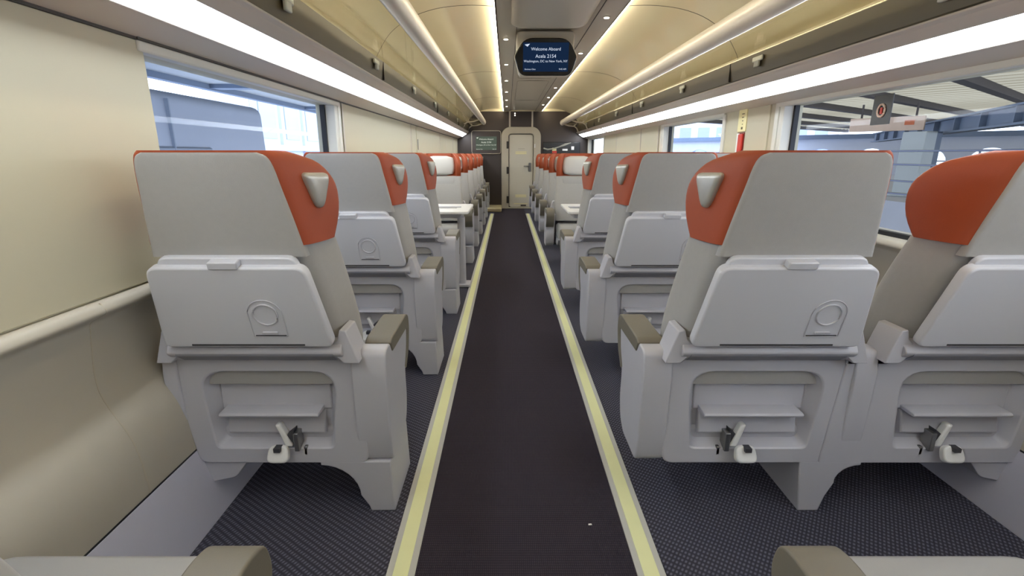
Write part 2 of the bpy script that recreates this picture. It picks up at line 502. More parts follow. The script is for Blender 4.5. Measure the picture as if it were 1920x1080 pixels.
def make_single(s, ringx):
    root = thing('single_seat', None, None)
    seat_module(root, 0, s, ringx)
    o = (-.305, .305, -.255, .30) if s > 0 else (-.305, .305, -.30, .255)
    obj('seat_shroud', shroud_bm(o, [(0, o[0], o[1], o[2], o[3], True, True)]), M['plastic'], root, bevel=.006)
    xs = sorted((s*.270, s*.380))
    arm(root, xs[0], xs[1], s)
    xs = sorted((-s*.272, -s*.318))
    arm(root, xs[0], xs[1], -s)
    # pedestal leg on the aisle side, an arch in its inner edge
    bm = bm_new()
    poly = [(.378, 0), (.372, .19), (.14, .19)]
    for k in range(9):
        a = PI/2*(k/8)
        poly.append((.14+.125*math.sin(a), .175-.115*(1-math.cos(a))))
    poly += [(.290, .02), (.296, 0)]
    poly = [(s*x, z) for x, z in poly]
    rowsA = [(x, .0, z) for x, z in poly]; rowsB = [(x, .27, z) for x, z in poly]
    loft(bm, [rowsA, rowsB])
    obj('pedestal_leg', bm, M['plastic'], root, bevel=.004)
    bm = bm_new()
    poly = rounded([(-s*.30, .19), (-s*.10, .19), (-s*.15, .125), (-s*.24, .105)], .015, 3)
    prism(bm, poly, 'y', .01, .25)
    obj('wall_bracket', bm, M['plastic'], root, bevel=.005)
    return root

def make_double(s, ringx):
    root = thing('double_seat', None, None)
    D = .3325
    for cx in (-D, D): seat_module(root, cx, s, ringx, cx*s > 0)
    f = -.06*s*-1   # the seam between the two covers sits nearer the aisle seat
    f = s*.06
    l, r = -D-.305, D+.305
    cells = [(-D, l, f, l+.03, f+s*.035, True, False), (D, f, r, f+s*.035, r-.03, False, True)]
    obj('seat_shroud', shroud_bm((l, r, l, r), cells), M['plastic'], root, bevel=.006)
    for e in (-1, 1):
        xs = sorted((e*(D+(.272 if e == s else .295)), e*(D+(.364 if e == s else .325))))
        arm(root, xs[0], xs[1], e)
    arm(root, -.035, .035, s)
    bm = bm_new()
    # leg under the seam
    poly = [(.155, .19), (.135, 0), (.065, 0), (.05, .06), (.03, .11)]
    for k in range(7):
        a = PI/2*(k/6); poly.append((.03-.08*(1-math.cos(a)), .11+.065*math.sin(a)))
    poly += [(-.05, .19)]
    poly = [(s*x, z) for x, z in poly]
    loft(bm, [[(x, 0, z) for x, z in poly], [(x, .27, z) for x, z in poly]])
    obj('pedestal_leg', bm, M['plastic'], root, bevel=.004)
    bm = bm_new()
    poly = rounded([(-s*(D+.29), .19), (-s*(D+.08), .19), (-s*(D+.13), .125), (-s*(D+.22), .105)], .015, 3)
    prism(bm, poly, 'y', .01, .25)
    obj('wall_bracket', bm, M['plastic'], root, bevel=.005)
    # top cover between the two backs
    bm = bm_new(); box(bm, -.075, .075, .0, .10, .53, .562)
    obj('centre_cover', bm, M['plastic'], root, bevel=.008)
    return root

P = 1.085
XL, XR = -.757, 1.120
fwd = [1.45+P*k for k in (-1, 0, 1, 2)]
sl = make_single(1, .075)
dr = make_double(-1, .12)
lab_l = ['grey single seat cut by the bottom left edge, only cushion and armrest showing',
         'grey single seat with orange headrest seen from behind, largest on the left of the aisle',
         'second grey single seat from behind on the left, beyond the largest one',
         'third grey single seat from behind on the left, just before the small table']
lab_r = ['grey double seat cut by the bottom right edge, only cushion and armrest showing',
         'grey double seat with orange headrests seen from behind, largest on the right of the aisle',
         'second grey double seat from behind on the right, beyond the largest one',
         'third grey double seat from behind on the right, just before the table']
for k, y in enumerate(fwd):
    for proto, lab, X, g in ((sl, lab_l, XL, 'single seats with their backs to the camera'), (dr, lab_r, XR, 'double seats with their backs to the camera')):
        o = proto if k == 0 else copy_tree(proto)
        o.location = (X, y-(.065 if k == 0 else 0), 0); tag(o, lab[k], 'train seat', g)
words_ = ['first', 'second', 'third', 'fourth', 'fifth', 'sixth']
slf = make_single(-1, .065)
drf = make_double(1, .12)
for k in range(6):
    y = 5.72+1.035*k
    o = slf if k == 0 else copy_tree(slf)
    o.location = (XL, y, 0); o.rotation_euler = (0, 0, PI)
    tag(o, 'grey single seat facing the camera with orange headrest, %s beyond the left table' % words_[k], 'train seat', 'single seats facing the camera')
    if k < 5:
        o = drf if k == 0 else copy_tree(drf)
        o.location = (XR, y, 0); o.rotation_euler = (0, 0, PI)
        tag(o, 'grey double seat with orange headrests facing the camera, %s beyond the right table' % words_[k], 'train seat', 'double seats facing the camera')

# ------------------------------------------------------------------ tables
def table(label, x0, x1, postx):
    t = thing('fixed_table', label, 'table', ((x0+x1)/2, 4.62, 0))
    w = (x1-x0)/2
    bm = bm_new(); prism(bm, rounded([(-w, -.35), (w, -.35), (w, .33), (-w, .33)], .03, 4), 'z', .675, .70)
    obj('tabletop', bm, M['white'], t, bevel=.006)
    bm = bm_new(); box(bm, -w+.04, w-.09, -.02, .02, .702, .708); box(bm, -w+.04, w-.12, -.10, -.08, .702, .706)
    obj('fold_hinge', bm, M['plastic'], t, bevel=.002)
    bm = bm_new(); prism(bm, rounded([(-w+.06, -.25), (w-.08, -.25), (w-.08, .25), (-w+.06, .25)], .03, 3), 'z', .63, .674)
    obj('underframe', bm, M['plastic'], t, bevel=.004)
    bm = bm_new(); px = postx-(x0+x1)/2
    prism(bm, rounded([(px-.032, -.20), (px+.032, -.20), (px+.032, -.10), (px-.032, -.10)], .025, 4), 'z', .02, .63)
    obj('post', bm, M['plastic'], t)
    bm = bm_new(); prism(bm, rounded([(px-.06, -.24), (px+.075, -.24), (px+.075, -.06), (px-.06, -.06)], .02, 4), 'z', .006, .03)
    obj('foot_plate', bm, M['plastic'], t, bevel=.004)
    return t
table('small pale fixed table on one post between facing seats left of the aisle', -1.05, -.33, -.41)
table('pale fixed table between facing double seats right of the aisle', .52, 1.70, .80)

# ------------------------------------------------------------------ setting
Y0, Y1 = -2.2, 11.24
# floor
bm = bm_new(); box(bm, -1.25, 1.95, Y0, Y1+.02, -.12, 0)
struct('floor', bm, M['carpet'])
bm = bm_new(); box(bm, -.265, .372, Y0, Y1, 0, .004)
tag(obj('aisle_runner', bm, M['aisle']), 'dark purplish grey carpet runner down the middle of the aisle', 'carpet')
for x, side in ((-.306, 'left'), (.414, 'right')):
    t = thing('floor_path_strip', 'yellow glow strip with grey edges along the %s side of the aisle carpet' % side, 'floor strip', (x, 0, 0), 0, None)
    bm = bm_new(); box(bm, -.041, .041, Y0, 10.2, .001, .0065); obj('strip_base', bm, M['greyedge'], t)
    bm = bm_new(); box(bm, -.022, .022, Y0, 10.2, .0065, .0085); obj('glow_band', bm, M['yellow'], t)

def extrude_profile(pts, y0, y1, th=0):
    bm = bm_new()
    loft(bm, [[(x, y0, z) for x, z in pts], [(x, y1, z) for x, z in pts]], cap=False, closed=False)
    return bm

def sided(side):
    C = .33
    if side == 'left': return lambda x: x
    return lambda x: 2*C-x     # mirror about the car centre line

for side in ('left', 'right'):
    X = sided(side); L = side == 'left'
    dz = 0 if L else -.012
    zt = 1.50
    # lower wall: closed solid profile
    prof = rounded([(-1.30, .80), (-1.045, .80), (-1.03, .775), (-1.085, .745), (-1.105, .60), (-1.10, .53), (-1.045, .42), (-1.03, .36), (-1.02, .235), (-1.30, .235)],
                   [.001, .012, .012, .01, .04, .06, .04, .03, .001, .001], 4)
    bm = bm_new(); prism(bm, [(X(a), b) for a, b in prof], 'y', Y0, Y1)
    struct('wall_%s_lower' % side, bm, M['lowwall'], ang=50)
    prof = [(-1.30, .229), (-1.018, .229), (-.957, .012), (-.957, 0), (-1.30, 0)]
    bm = bm_new(); prism(bm, [(X(a), b) for a, b in prof], 'y', Y0, Y1)
    struct('baseboard_%s' % side, bm, M['duct'])
    bm = bm_new(); xs = sorted((X(-1.02), X(-1.10))); box(bm, xs[0], xs[1], Y0, Y1, .2285, .2355)
    struct('trim_%s_joint' % side, bm, M['gasket'])
    sp_ = rounded([(-1.046, .80), (-1.029, .775), (-1.084, .745), (-1.104, .60), (-1.099, .53), (-1.044, .42), (-1.029, .36), (-1.019, .235)],
                   [.001, .012, .01, .04, .06, .04, .03, .001], 4)
    bm = bm_new()
    for yb in (1.235, 4.0, 6.8):
        for (a, b), (c, d) in zip(sp_, sp_[1:]):
            loft(bm, [[(X(a), yb-.002, b), (X(a), yb+.002, b), (X(c), yb+.002, d), (X(c), yb-.002, d)], [(X(a-.004), yb-.002, b), (X(a-.004), yb+.002, b), (X(c-.004), yb+.002, d), (X(c-.004), yb-.002, d)]])
    struct('trim_%s_wall_seams' % side, bm, M['arch'])
    # upper wall with openings
    zb, ztw = .80, 1.462
    wins = [(1.62, 3.28), (4.22, 5.85), (9.3, 11.05)] if not L else [(1.60, 3.27)]
    if not L: wins = [(-1.25, .62), (1.20, 3.30), (4.22, 5.78), (9.35, 11.0)]
    bm = bm_new()
    xo, xi = sorted((X(-1.18), X(-1.075)))
    ys = [Y0]+[v for w in wins for v in w]+[Y1]
    for a, b in zip(ys[::2], ys[1::2]): box(bm, xo, xi, a, b, zb, zt+.06)
    for a, b in wins: box(bm, xo, xi, a, b, ztw, zt+.06)
    struct('wall_%s' % side, bm, M['wall'])
    # proud panels with seams
    bm = bm_new()
    x0p, x1p = sorted((X(-1.078), X(-1.066)))
    if L: segs = [(Y0, .1), (.11, 1.598), (3.44, 5.78), (5.85, 6.12), (6.24, 8.22), (8.30, 9.15), (9.16, 10.25), (10.33, 11.2)]
    else: segs = [(Y0, -1.35), (.78, 1.10), (3.48, 4.12), (6.0, 6.75), (6.79, 8.25), (8.28, 9.2)]
    for a, b in segs: box(bm, x0p, x1p, a, b, zb+.005, zt-.012)
    struct('trim_%s_panels' % side, bm, M['wall'], bevel=.003)
    bm = bm_new(); xs = sorted((X(-1.070), X(-1.0645)))
    for yb in ((3.43, 5.80, 8.26, 9.155, 10.29) if L else (5.985, 6.77, 8.265)): box(bm, xs[0], xs[1], yb-.009, yb+.009, zb+.005, zt-.012)
    struct('trim_%s_panel_seams' % side, bm, M['cove'])
    for n, (a, b) in enumerate(wins):
        root = bpy.data.objects.new('window_%d' % (n+1 if L else n+2), None); COL.objects.link(root); root['kind'] = 'structure'
        root.location = (X(-1.12), (a+b)/2, 1.13); ox, oy = X(-1.12), (a+b)/2
        def rb(bm, xa, xb, ya, yb, za, zb_): 
            xa, xb = sorted((X(xa), X(xb)))
            box(bm, xa-ox, xb-ox, ya-oy, yb-oy, za-1.13, zb_-1.13)
        bm = bm_new()
        rb(bm, -1.125, -1.062, b-.002, b+.05, zb, ztw+.01); rb(bm, -1.11, -1.058, b+.055, b+.10, zb, ztw+.01)
        if not L: rb(bm, -1.125, -1.062, a-.05, a+.002, zb, ztw+.01)
        obj('window_frame', bm, M['frame'], root, bevel=.005)
        bm = bm_new()
        rb(bm, -1.15, -1.122, b-.02, b, zb, ztw); rb(bm, -1.15, -1.13, a, a+.01, zb, ztw); rb(bm, -1.15, -1.12, a, b, zb, zb+.02)
        obj('window_seal', bm, M['gasket'], root)
        bm = bm_new(); rb(bm, -1.146, -1.140, a, b, zb, ztw)
        obj('pane', bm, M['winglass'], root)
        bm = bm_new()
        rb(bm, -1.10, -1.058, a-.03, b+.10, ztw-.004, ztw+.026)
        obj('blind_rail', bm, M['frame'], root, bevel=.006)
        bm = bm_new(); rb(bm, -1.085, -1.0575, a-.03, b+.10, ztw+.0265, ztw+.0335)
        obj('rail_groove', bm, M['dark'], root)
    # cove panel: from wall top to the rack, with the light recess
    r_ = ((-1.075, 1.498), (-1.058, 1.496), (-.953, 1.528))
    cov1 = [(-1.10, 1.52), (-1.062, 1.494), (-.955, 1.527), (-.960, 1.545), (-1.10, 1.56)]
    cov2 = [(-.868, 1.586), (-.828, 1.622), (-.836, 1.632), (-.90, 1.60), (-.89, 1.583)]
    bm = bm_new()
    prism(bm, [(X(a), b+dz) for a, b in cov1], 'y', Y0, Y1); prism(bm, [(X(a), b+dz) for a, b in cov2], 'y', Y0, Y1)
    struct('trim_%s_cove' % side, bm, M['cove'], bevel=.002)
    bm = bm_new(); xs = sorted((X(-1.0745), X(-1.0600))); box(bm, xs[0], xs[1], Y0, Y1, 1.487+dz*0, 1.495)
    struct('trim_%s_seam' % side, bm, M['dark'])
    # light panels
    for n, (a, b) in enumerate(((-1.9, 8.52), (8.60, 11.18))):
        t = thing('cove_light', 'long white light panel running above the %s windows' % side if n == 0 else 'short white light panel at the far end above the %s windows' % side, 'ceiling light', (X(-.91), (a+b)/2, 1.55+dz))
        bm = bm_new(); q = [(-.957, 1.530), (-.868, 1.588), (-.872, 1.594), (-.961, 1.536)]
        prism(bm, [(X(u)-X(-.91), v-1.55) for u, v in q], 'y', a-(a+b)/2, b-(a+b)/2)
        obj('diffuser', bm, M['strip'], t)
        bm = bm_new()
        for e in (a, b-.012):
            q = [(-.960, 1.527), (-.866, 1.585), (-.872, 1.598), (-.966, 1.540)]
            prism(bm, [(X(u)-X(-.91), v-1.55) for u, v in q], 'y', e-(a+b)/2-.004, e-(a+b)/2+.016)
        obj('end_cap', bm, M['cove'], t)
    # luggage rack
    t = thing('luggage_rack', 'glass luggage rack with a pale rounded handrail along the %s side' % side, 'luggage rack', (X(-.7), 4.5, 1.7+dz))
    ox, oz = X(-.7), 1.7
    def rp(name, q, m, a=Y0, b=Y1-.03, **k):
        bm = bm_new(); prism(bm, [(X(u)-ox, v-oz) for u, v in q], 'y', a-4.5, b-4.5)
        return obj(name, bm, m, t, **k)
    rp('gap_channel', [(-.835, 1.624), (-.822, 1.630), (-.836, 1.650), (-.86, 1.65)], M['dark'])
    fa = rp('fascia', [(-.834, 1.645), (-.822, 1.762), (-.85, 1.762), (-.86, 1.645)], M['fascia'], bevel=.002)
    rp('lower_rail', [(-.833, 1.618), (-.812, 1.626), (-.812, 1.634), (-.833, 1.632)], M['cove'], bevel=.002)
    rp('glass_shelf', [(-.835, 1.764), (-.497, 1.768), (-.497, 1.776), (-.835, 1.772)], M['shelfglass'])
    bm = bm_new()
    pts = [(X(-.488)-ox+.047*math.cos(2*PI*k/20)*(1.0), 1.815-oz+.057*math.sin(2*PI*k/20)) for k in range(20)]
    prism(bm, pts, 'y', Y0-4.5, Y1-.25-4.5)
    obj('handrail', bm, M['rail'], t, ang=50)
    for yb in (9.7, 10.95):
        bm = bm_new()
        def q(u, v): return (X(u)-ox, yb-4.5, v-oz)
        tube(bm, [q(-.50, 1.79), q(-.62, 1.752), q(-.74, 1.74), q(-.79, 1.70), q(-.822, 1.63)], .013, 8)
        tube(bm, [q(-.72, 1.742), q(-.78, 1.79), q(-.81, 1.86)], .012, 8)
        obj('bracket', bm, M['rail'], t)
    bm = bm_new()
    for yb in (.9, 3.6, 6.3, 9.0): 
        xs = sorted((X(-.8345)-ox, X(-.8205)-ox))
        box(bm, xs[0], xs[1], yb-4.5-.003, yb-4.5+.003, 1.648-oz, 1.7615-oz)
    obj('fascia_seam', bm, M['dark'], t)
    # coat hooks on the fascia
    for n in range(7):
        yh = (2.06 if L else 1.88)+1.32*n
        order = ['first', 'second', 'third', 'fourth', 'fifth', 'sixth', 'seventh'][n]
        h = thing('coat_hook', '%s small pale T shaped hook from the camera on the %s rack fascia' % (order, side), 'hook', (X(-.8225), yh, 1.705+dz), 0, 'coat hooks along the %s rack' % side)
        sg = 1 if L else -1
        bm = bm_new(); xs = sorted((0, sg*.014)); box(bm, xs[0], xs[1], -.058, .058, .006, .034)
        obj('hook_plate', bm, M['hook'], h, bevel=.005)
        bm = bm_new(); xs = sorted((sg*.002, sg*.018)); box(bm, xs[0], xs[1], -.026, .026, -.026, .010)
        obj('hook_stem', bm, M['hook'], h, bevel=.005)
    # side ceiling
    q = [(-.090, 2.086), (-.12, 2.096), (-.30, 2.098), (-.48, 2.075), (-.64, 2.02), (-.77, 1.93), (-.86, 1.80), (-.862, 1.765)]
    q = lerp_levels(q, 5)
    back = [(a-.02, b+.03) for a, b in q][::-1]
    bm = bm_new(); prism(bm, [(X(a), b) for a, b in q+back], 'y', Y0, Y1)
    struct('ceiling_%s' % side, bm, M['ceil'], ang=50)
    bm = bm_new()
    for yb in (.9, 3.6, 6.3, 9.0):
        for (a, b), (c, d) in zip(q, q[1:]):
            lo = [(X(a), yb-.003, b-.0012), (X(a), yb+.003, b-.0012), (X(c), yb+.003, d-.0012), (X(c), yb-.003, d-.0012)]
            lo2 = [(x, y, z+.004) for x, y, z in lo]
            loft(bm, [lo, lo2])
    struct('trim_%s_ceiling_seams' % side, bm, M['dark'])
    # led line beside the centre panel
    tl = thing('led_strip', 'thin warm light line along the %s edge of the centre ceiling panel' % side, 'ceiling light', (X(-.09), 4.5, 2.06))
    bm = bm_new()
    xs = sorted((X(-.0865)-X(-.09), X(-.0785)-X(-.09))); box(bm, xs[0], xs[1], Y0+.5-4.5, Y1-.06-4.5, -.0075, .016)
    obj('led_diffuser', bm, M['led'], tl)
    bm = bm_new(); xs = sorted((X(-.078)-X(-.09), X(-.068)-X(-.09))); box(bm, xs[0], xs[1], Y0+.5-4.5, Y1-.06-4.5, -.008, .014)
    obj('led_channel', bm, M['rail'], tl)

# centre ceiling panel
bm = bm_new()
q = [(-.075, 2.052), (.055, 2.052), (.085, 2.064), (.33, 2.072), (.575, 2.064), (.605, 2.052), (.735, 2.052), (.735, 2.12), (-.075, 2.12)]
prism(bm, q, 'y', Y0, Y1)
struct('ceiling', bm, M['ceilmid'])
bm = bm_new(); box(bm, -.40, 1.06, Y0, Y1, 2.13, 2.16)
struct('ceiling_top', bm, M['dark'])
bm = bm_new()
for xa in (.068, .592):
    box(bm, xa-.002, xa+.002, Y0, Y1, 2.0535, 2.062)
struct('trim_ceiling_lines', bm, M['dark'])
# recessed access panel lines near the monitor
bm = bm_new()
for (a, b) in ((4.75, 6.6), (6.8, 9.2)):
    lp = rounded([(.13, a), (.53, a), (.53, b), (.13, b)], .06, 5)
    tube(bm, [(x, y, 2.0655+(.0055*(1-abs(x-.33)/.245))) for x, y in lp], .0025, 5, closed=True)
tag(obj('ceiling_access_seams', bm, M['fascia']), None, None, kind='structure')
# spots
spL = [3.6, 5.2, 6.5, 7.8, 9.2, 10.5]
def spot(x, y, z, lab, g):
    t = thing('ceiling_spotlight', lab, 'spotlight', (x, y, z), 0, g)
    bm = bm_new(); prism(bm, [(.024*math.cos(2*PI*k/20), .024*math.sin(2*PI*k/20)) for k in range(20)], 'z', -.004, .002)
    obj('bezel', bm, M['rail'], t)
    bm = bm_new(); prism(bm, [(.017*math.cos(2*PI*k/16), .017*math.sin(2*PI*k/16)) for k in range(16)], 'z', -.0065, -.0042)
    obj('lens', bm, M['spot'], t)
    return t
ordw = ['first', 'second', 'third', 'fourth', 'fifth', 'sixth', 'seventh', 'eighth']
for k in range(6):
    spot(-.010, 4.34+1.16*k, 2.051, '%s small round spotlight from the camera in the left row of the ceiling panel' % ordw[k], 'left row of ceiling spotlights')
for k in range(6):
    spot(.662, 3.69+1.22*k, 2.051, '%s small round spotlight from the camera in the right row of the ceiling panel' % ordw[k], 'right row of ceiling spotlights')

# ceiling monitor
t = thing('ceiling_monitor', 'black framed blue screen hanging from the centre of the ceiling', 'monitor', (.285, 4.02, 1.862))
hexp = rounded([(-.232, .002), (-.165, .128), (.165, .128), (.232, .002), (.19, -.127), (-.19, -.127)], [.02, .07, .07, .02, .05, .05], 5)
Tm = Matrix.Rotation(math.radians(10), 4, 'X')
bm = bm_new(); prism(bm, hexp, 'y', 0, .035, Tm); 
obj('bezel', bm, M['black'], t, bevel=.006)
bm = bm_new(); prism(bm, [(a*1.02, b*1.02) for a, b in hexp], 'y', .012, .06, Tm)
prism(bm, rounded([(-.20, -.10), (.20, -.10), (.22, .19), (-.22, .19)], .04, 4), 'y', .055, .30)
obj('housing', bm, M['ceilmid'], t, bevel=.01)
bm = bm_new(); prism(bm, rounded([(-.168, -.098), (.168, -.098), (.168, .098), (-.168, .098)], .004, 2), 'y', -.0015, .002, Tm)
sc = obj('screen', bm, M['screen'], t); sc['label'] = 'dark blue lit screen'
R90 = (PI/2+math.radians(10), 0, 0)
def mtxt(name, body, size, x, z, al='CENTER'):
    p = Tm @ Vector((x, -.0025, z)); text(name, body, size, M['text'], sc, p, R90, al)
mtxt('greeting_text', 'Welcome Aboard', .030, 0, .045)
mtxt('train_text', 'Acela 2154', .034, 0, -.004)
mtxt('route_text', 'Washington, DC to New York, NY', .0225, 0, -.034)
mtxt('left_footer_text', 'Business Class', .014, -.155, -.086, 'LEFT')
mtxt('right_footer_text', '9:45 AM', .016, .155, -.086, 'RIGHT')
bm = bm_new(); prism(bm, [(-.158, .084), (-.118, .090), (-.136, .070)], 'y', -.0035, -.002, Tm); obj('arrow_mark', bm, M['text'], sc)
bm = bm_new()
lp = rounded([(.02, 3.0), (.56, 3.0), (.56, 3.95), (.02, 3.95)], .12, 6)
pr = []
secs = []
for zz, f in ((2.075, 1.0), (2.045, .97), (2.03, .90), (2.026, .8)):
    secs.append([(.29+(x-.29)*f, 3.5+(y-3.5)*f, zz) for x, y in lp])
loft(bm, secs)
struct('ceiling_housing', bm, M['ceilmid'], ang=60)

# ------------------------------------------------------------------ bulkhead
bm = bm_new()
box(bm, -1.10, .045, Y1, Y1+.1, 0, 2.16); box(bm, .56, 1.76, Y1, Y1+.1, 0, 2.16); box(bm, .045, .56, Y1, Y1+.1, 1.62, 2.16)
struct('wall_back', bm, M['bulk'])
bm = bm_new(); box(bm, -1.2, 1.9, Y0-.06, Y0, 0, 2.2); struct('wall_front', bm, M['wall'])
bm = bm_new(); box(bm, -.9, 1.56, Y1-.02, Y1-.001, 2.045, 2.13)
struct('trim_bulkhead_top', bm, M['ceil'])
bm = bm_new(); box(bm, -.2, .8, Y1+.1, Y1+.16, -.1, 2.1); struct('wall_back_core', bm, M['dark'])  # added dark backing, keeps the bright outside from showing through the door opening
bm = bm_new(); box(bm, -.13, .73, Y1-.06, Y1+.05, .0045, .03); struct('trim_door_sill', bm, M['arch'], bevel=.004)
# door surround
cxd = .298
def archpts(w, h, r, n=8):
    p = [(-w, 0)]
    for k in range(n+1):
        a = PI-PI/2*k/n; p.append((-w+r+r*math.cos(a), h-r+r*math.sin(a)))
    for k in range(n+1):
        a = PI/2-PI/2*k/n; p.append((w-r+r*math.cos(a), h-r+r*math.sin(a)))
    p.append((w, 0)); return p
d = bpy.data.objects.new('door_1', None); COL.objects.link(d); d['kind'] = 'structure'; d.location = (cxd, Y1, 0)
out = archpts(.425, 1.735, .20); inn = archpts(.278, 1.60, .07); inn2 = archpts(.262, 1.585, .06)
bm = bm_new()
loft(bm, [[(x, 0, z) for x, z in out], [(x*.985, -.05, z*.995) for x, z in out], [(x, -.045, z) for x, z in inn], [(x, .02, z) for x, z in inn2]], cap=False, closed=False)
obj('door_surround', bm, M['arch'], d, ang=30)
bm = bm_new()
leaf = rounded([(-.258, .035), (.258, .035), (.258, 1.575), (-.258, 1.575)], .06, 6)
prism(bm, leaf, 'y', .0, .03)
lf = obj('door_leaf', bm, M['door'], d, bevel=.006)
bm = bm_new(); prism(bm, rounded([(-.275, .012), (.275, .012), (.275, 1.592), (-.275, 1.592)], .07, 6), 'y', .028, .05)
obj('door_gasket', bm, M['gasket'], d)
bm = bm_new(); prism(bm, rounded([(.165, .80), (.225, .80), (.225, .99), (.165, .99)], .025, 4), 'y', -.014, 0)
box(bm, .06, .20, -.045, -.025, .905, .93)
box(bm, .185, .205, -.045, 0, .905, .93)
obj('door_handle', bm, M['steel'], lf, bevel=.004)
for z in (1.36, .83, .20):
    bm = bm_new(); box(bm, -.312, -.268, -.062, -.03, z-.075, z+.075); obj('hinge', bm, M['dark'], d, bevel=.004)
bm = bm_new(); box(bm, .285, .305, -.062, -.03, 1.30, 1.38); obj('keeper', bm, M['white'], d, bevel=.004)
for z0, n in ((1.17, 'upper_notice'), (.25, 'lower_notice')):
    bm = bm_new(); box(bm, -.12, .12, -.003, .001, z0, z0+.022); box(bm, -.12, .12, -.003, .001, z0+.034, z0+.054); obj(n, bm, M['sticker'], lf)
bm = bm_new(); box(bm, -.15, .15, -.003, .001, .10, .115); obj('kick_notice', bm, M['sticker'], lf)
bm = bm_new(); box(bm, 0, .12, -.01, .001, .055, .085); obj('floor_latch', bm, M['dark'], lf)
bm = bm_new(); box(bm, -.06, .08, -.003, .001, 1.275, 1.29); obj('logo_mark', bm, M['arch'], lf)
# two poles above the surround
for x in (.055, .345+.19):
    bm = bm_new(); box(bm, x-.018, x+.018, Y1-.02, Y1-.001, 1.70, 2.045)
    tag(obj('vertical_trim_pole', bm, M['cove'], bevel=.003), 'slim pale vertical strip above the %s shoulder of the door surround' % ('left' if x < .2 else 'right'), 'trim strip')
for z in (2.005, 1.965):
    bm = bm_new(); prism(bm, [(.165+.014*math.cos(2*PI*k/14), z+.014*math.sin(2*PI*k/14)) for k in range(14)], 'y', Y1-.012, Y1-.002)
    tag(obj('indicator_spotlight', bm, M['lamp']), '%s of the two small round lamps on the dark bulkhead above the door' % ('upper' if z > 2 else 'lower'), 'lamp')  # two small emissive discs drawn as bright dots
# sills at the foot
for a, b, nm in ((-.93, -.12, 'left'), (.73, 1.55, 'right')):
    bm = bm_new(); box(bm, a, b, Y1-.75 if nm == 'left' else Y1-.3, Y1-.001, .001, .085)
    struct('baseboard_bulkhead_%s' % nm, bm, M['cream'], bevel=.02)
# left bulkhead screen
t = thing('information_screen', 'square framed display on the dark bulkhead left of the door', 'monitor', (-.45, Y1, 1.40))
bm = bm_new()
prism(bm, rounded([(-.325, -.235), (.325, -.235), (.325, .265), (-.325, .265)], .05, 5), 'y', -.03, -.001)
obj('bezel', bm, M['bulk'], t, bevel=.006)
bm = bm_new()
tube(bm, [(x, -.032, z) for x, z in rounded([(-.312, -.222), (.312, -.222), (.312, .252), (-.312, .252)], .05, 5)], .006, 6, closed=True)
obj('bezel_rim', bm, M['arch'], t)
bm = bm_new(); box(bm, -.225, .225, -.036, -.030, -.145, .135); s2 = obj('screen', bm, M['screen2'], t)
def t2(name, body, size, x, z, al='CENTER'): text(name, body, size, M['text2'], s2, (x, -.038, z), (PI/2, 0, 0), al)
t2('greeting_text', 'Welcome Aboard', .042, 0, .065); t2('train_text', 'Acela 2154', .048, 0, .0)
t2('route_text', 'Washington, DC to New York, NY', .030, 0, -.05)
t2('left_footer_text', 'Business Class', .024, -.215, -.135, 'LEFT'); t2('right_footer_text', '9:45 AM', .024, .215, -.135, 'RIGHT')
bm = bm_new(); prism(bm, [(-.215, .108), (-.165, .12), (-.185, .09)], 'y', -.0385, -.036); obj('arrow_mark', bm, M['text2'], s2)
# right equipment panel
t = thing('equipment_panel', 'glossy black panel with small notices on the bulkhead right of the door', 'wall panel', (1.17, Y1, 1.27))
bm = bm_new(); box(bm, -.40, .40, -.03, -.001, -.16, .15); obj('panel_face', bm, M['black'], t, bevel=.01)
bm = bm_new(); tube(bm, [(-.39, -.04, .02), (-.30, -.05, -.005), (-.18, -.05, .01), (-.05, -.045, .05), (.08, -.04, .10), (.2, -.035, .135)], [.016, .018, .012, .014, .022, .006], 8)
obj('chrome_curve', bm, M['silver'], t)
bm = bm_new(); box(bm, -.20, -.11, -.034, -.03, -.03, .03); obj('red_notice', bm, M['sticker'], t)
bm = bm_new(); box(bm, -.20, -.10, -.034, -.03, -.08, -.035); obj('red_label', bm, M['red'], t)
bm = bm_new(); box(bm, .02, .13, -.034, -.03, -.03, .01); obj('white_label', bm, M['white'], t)
bm = bm_new(); box(bm, .21, .27, -.034, -.03, -.01, .06); obj('switch_plate', bm, M['white'], t)

# wall items
def panel_item(name, lab, cat, X, y, z): return thing(name, lab, cat, (X, y, z))
t = thing('emergency_handle_box', 'red recessed handle under a yellow notice on the right wall between windows', 'emergency handle', (1.7255, 4.02, 1.30))
t.location = (1.7255, 3.86, 1.30)
bm = bm_new(); box(bm, -.006, .012, -.065, .065, .03, .185); obj('notice', bm, M['sticker'], t, bevel=.002)
bm = bm_new()
for k, w in enumerate((.04, .03, .015, .01)): box(bm, -.0075, -.0062, -.01-w/2, -.01+w/2, .15-.024*k, .156-.024*k)
box(bm, -.0075, -.0062, -.02, .004, .045, .062)
obj('notice_print', bm, M['ink'], t)
bm = bm_new(); box(bm, -.004, .012, -.055, .055, -.145, .022); obj('recess', bm, M['redbox'], t)
bm = bm_new(); box(bm, -.018, -.002, -.045, .018, -.135, .012); obj('handle', bm, M['red'], t, bevel=.006)
bm = bm_new(); box(bm, -.012, .012, .020, .053, -.14, .018); obj('guard', bm, M['white'], t, bevel=.004)
bm = bm_new(); box(bm, -.010, .012, -.062, .062, -.165, -.147); obj('lip', bm, M['wall'], t, bevel=.004)
t = thing('window_release_cover', 'slim cream cover with a dark slot on the left wall between panels', 'wall panel', (-1.066, 6.18, 1.30))
bm = bm_new(); box(bm, -.006, .008, -.055, .055, -.13, .17); obj('cover', bm, M['wall'], t, bevel=.003)
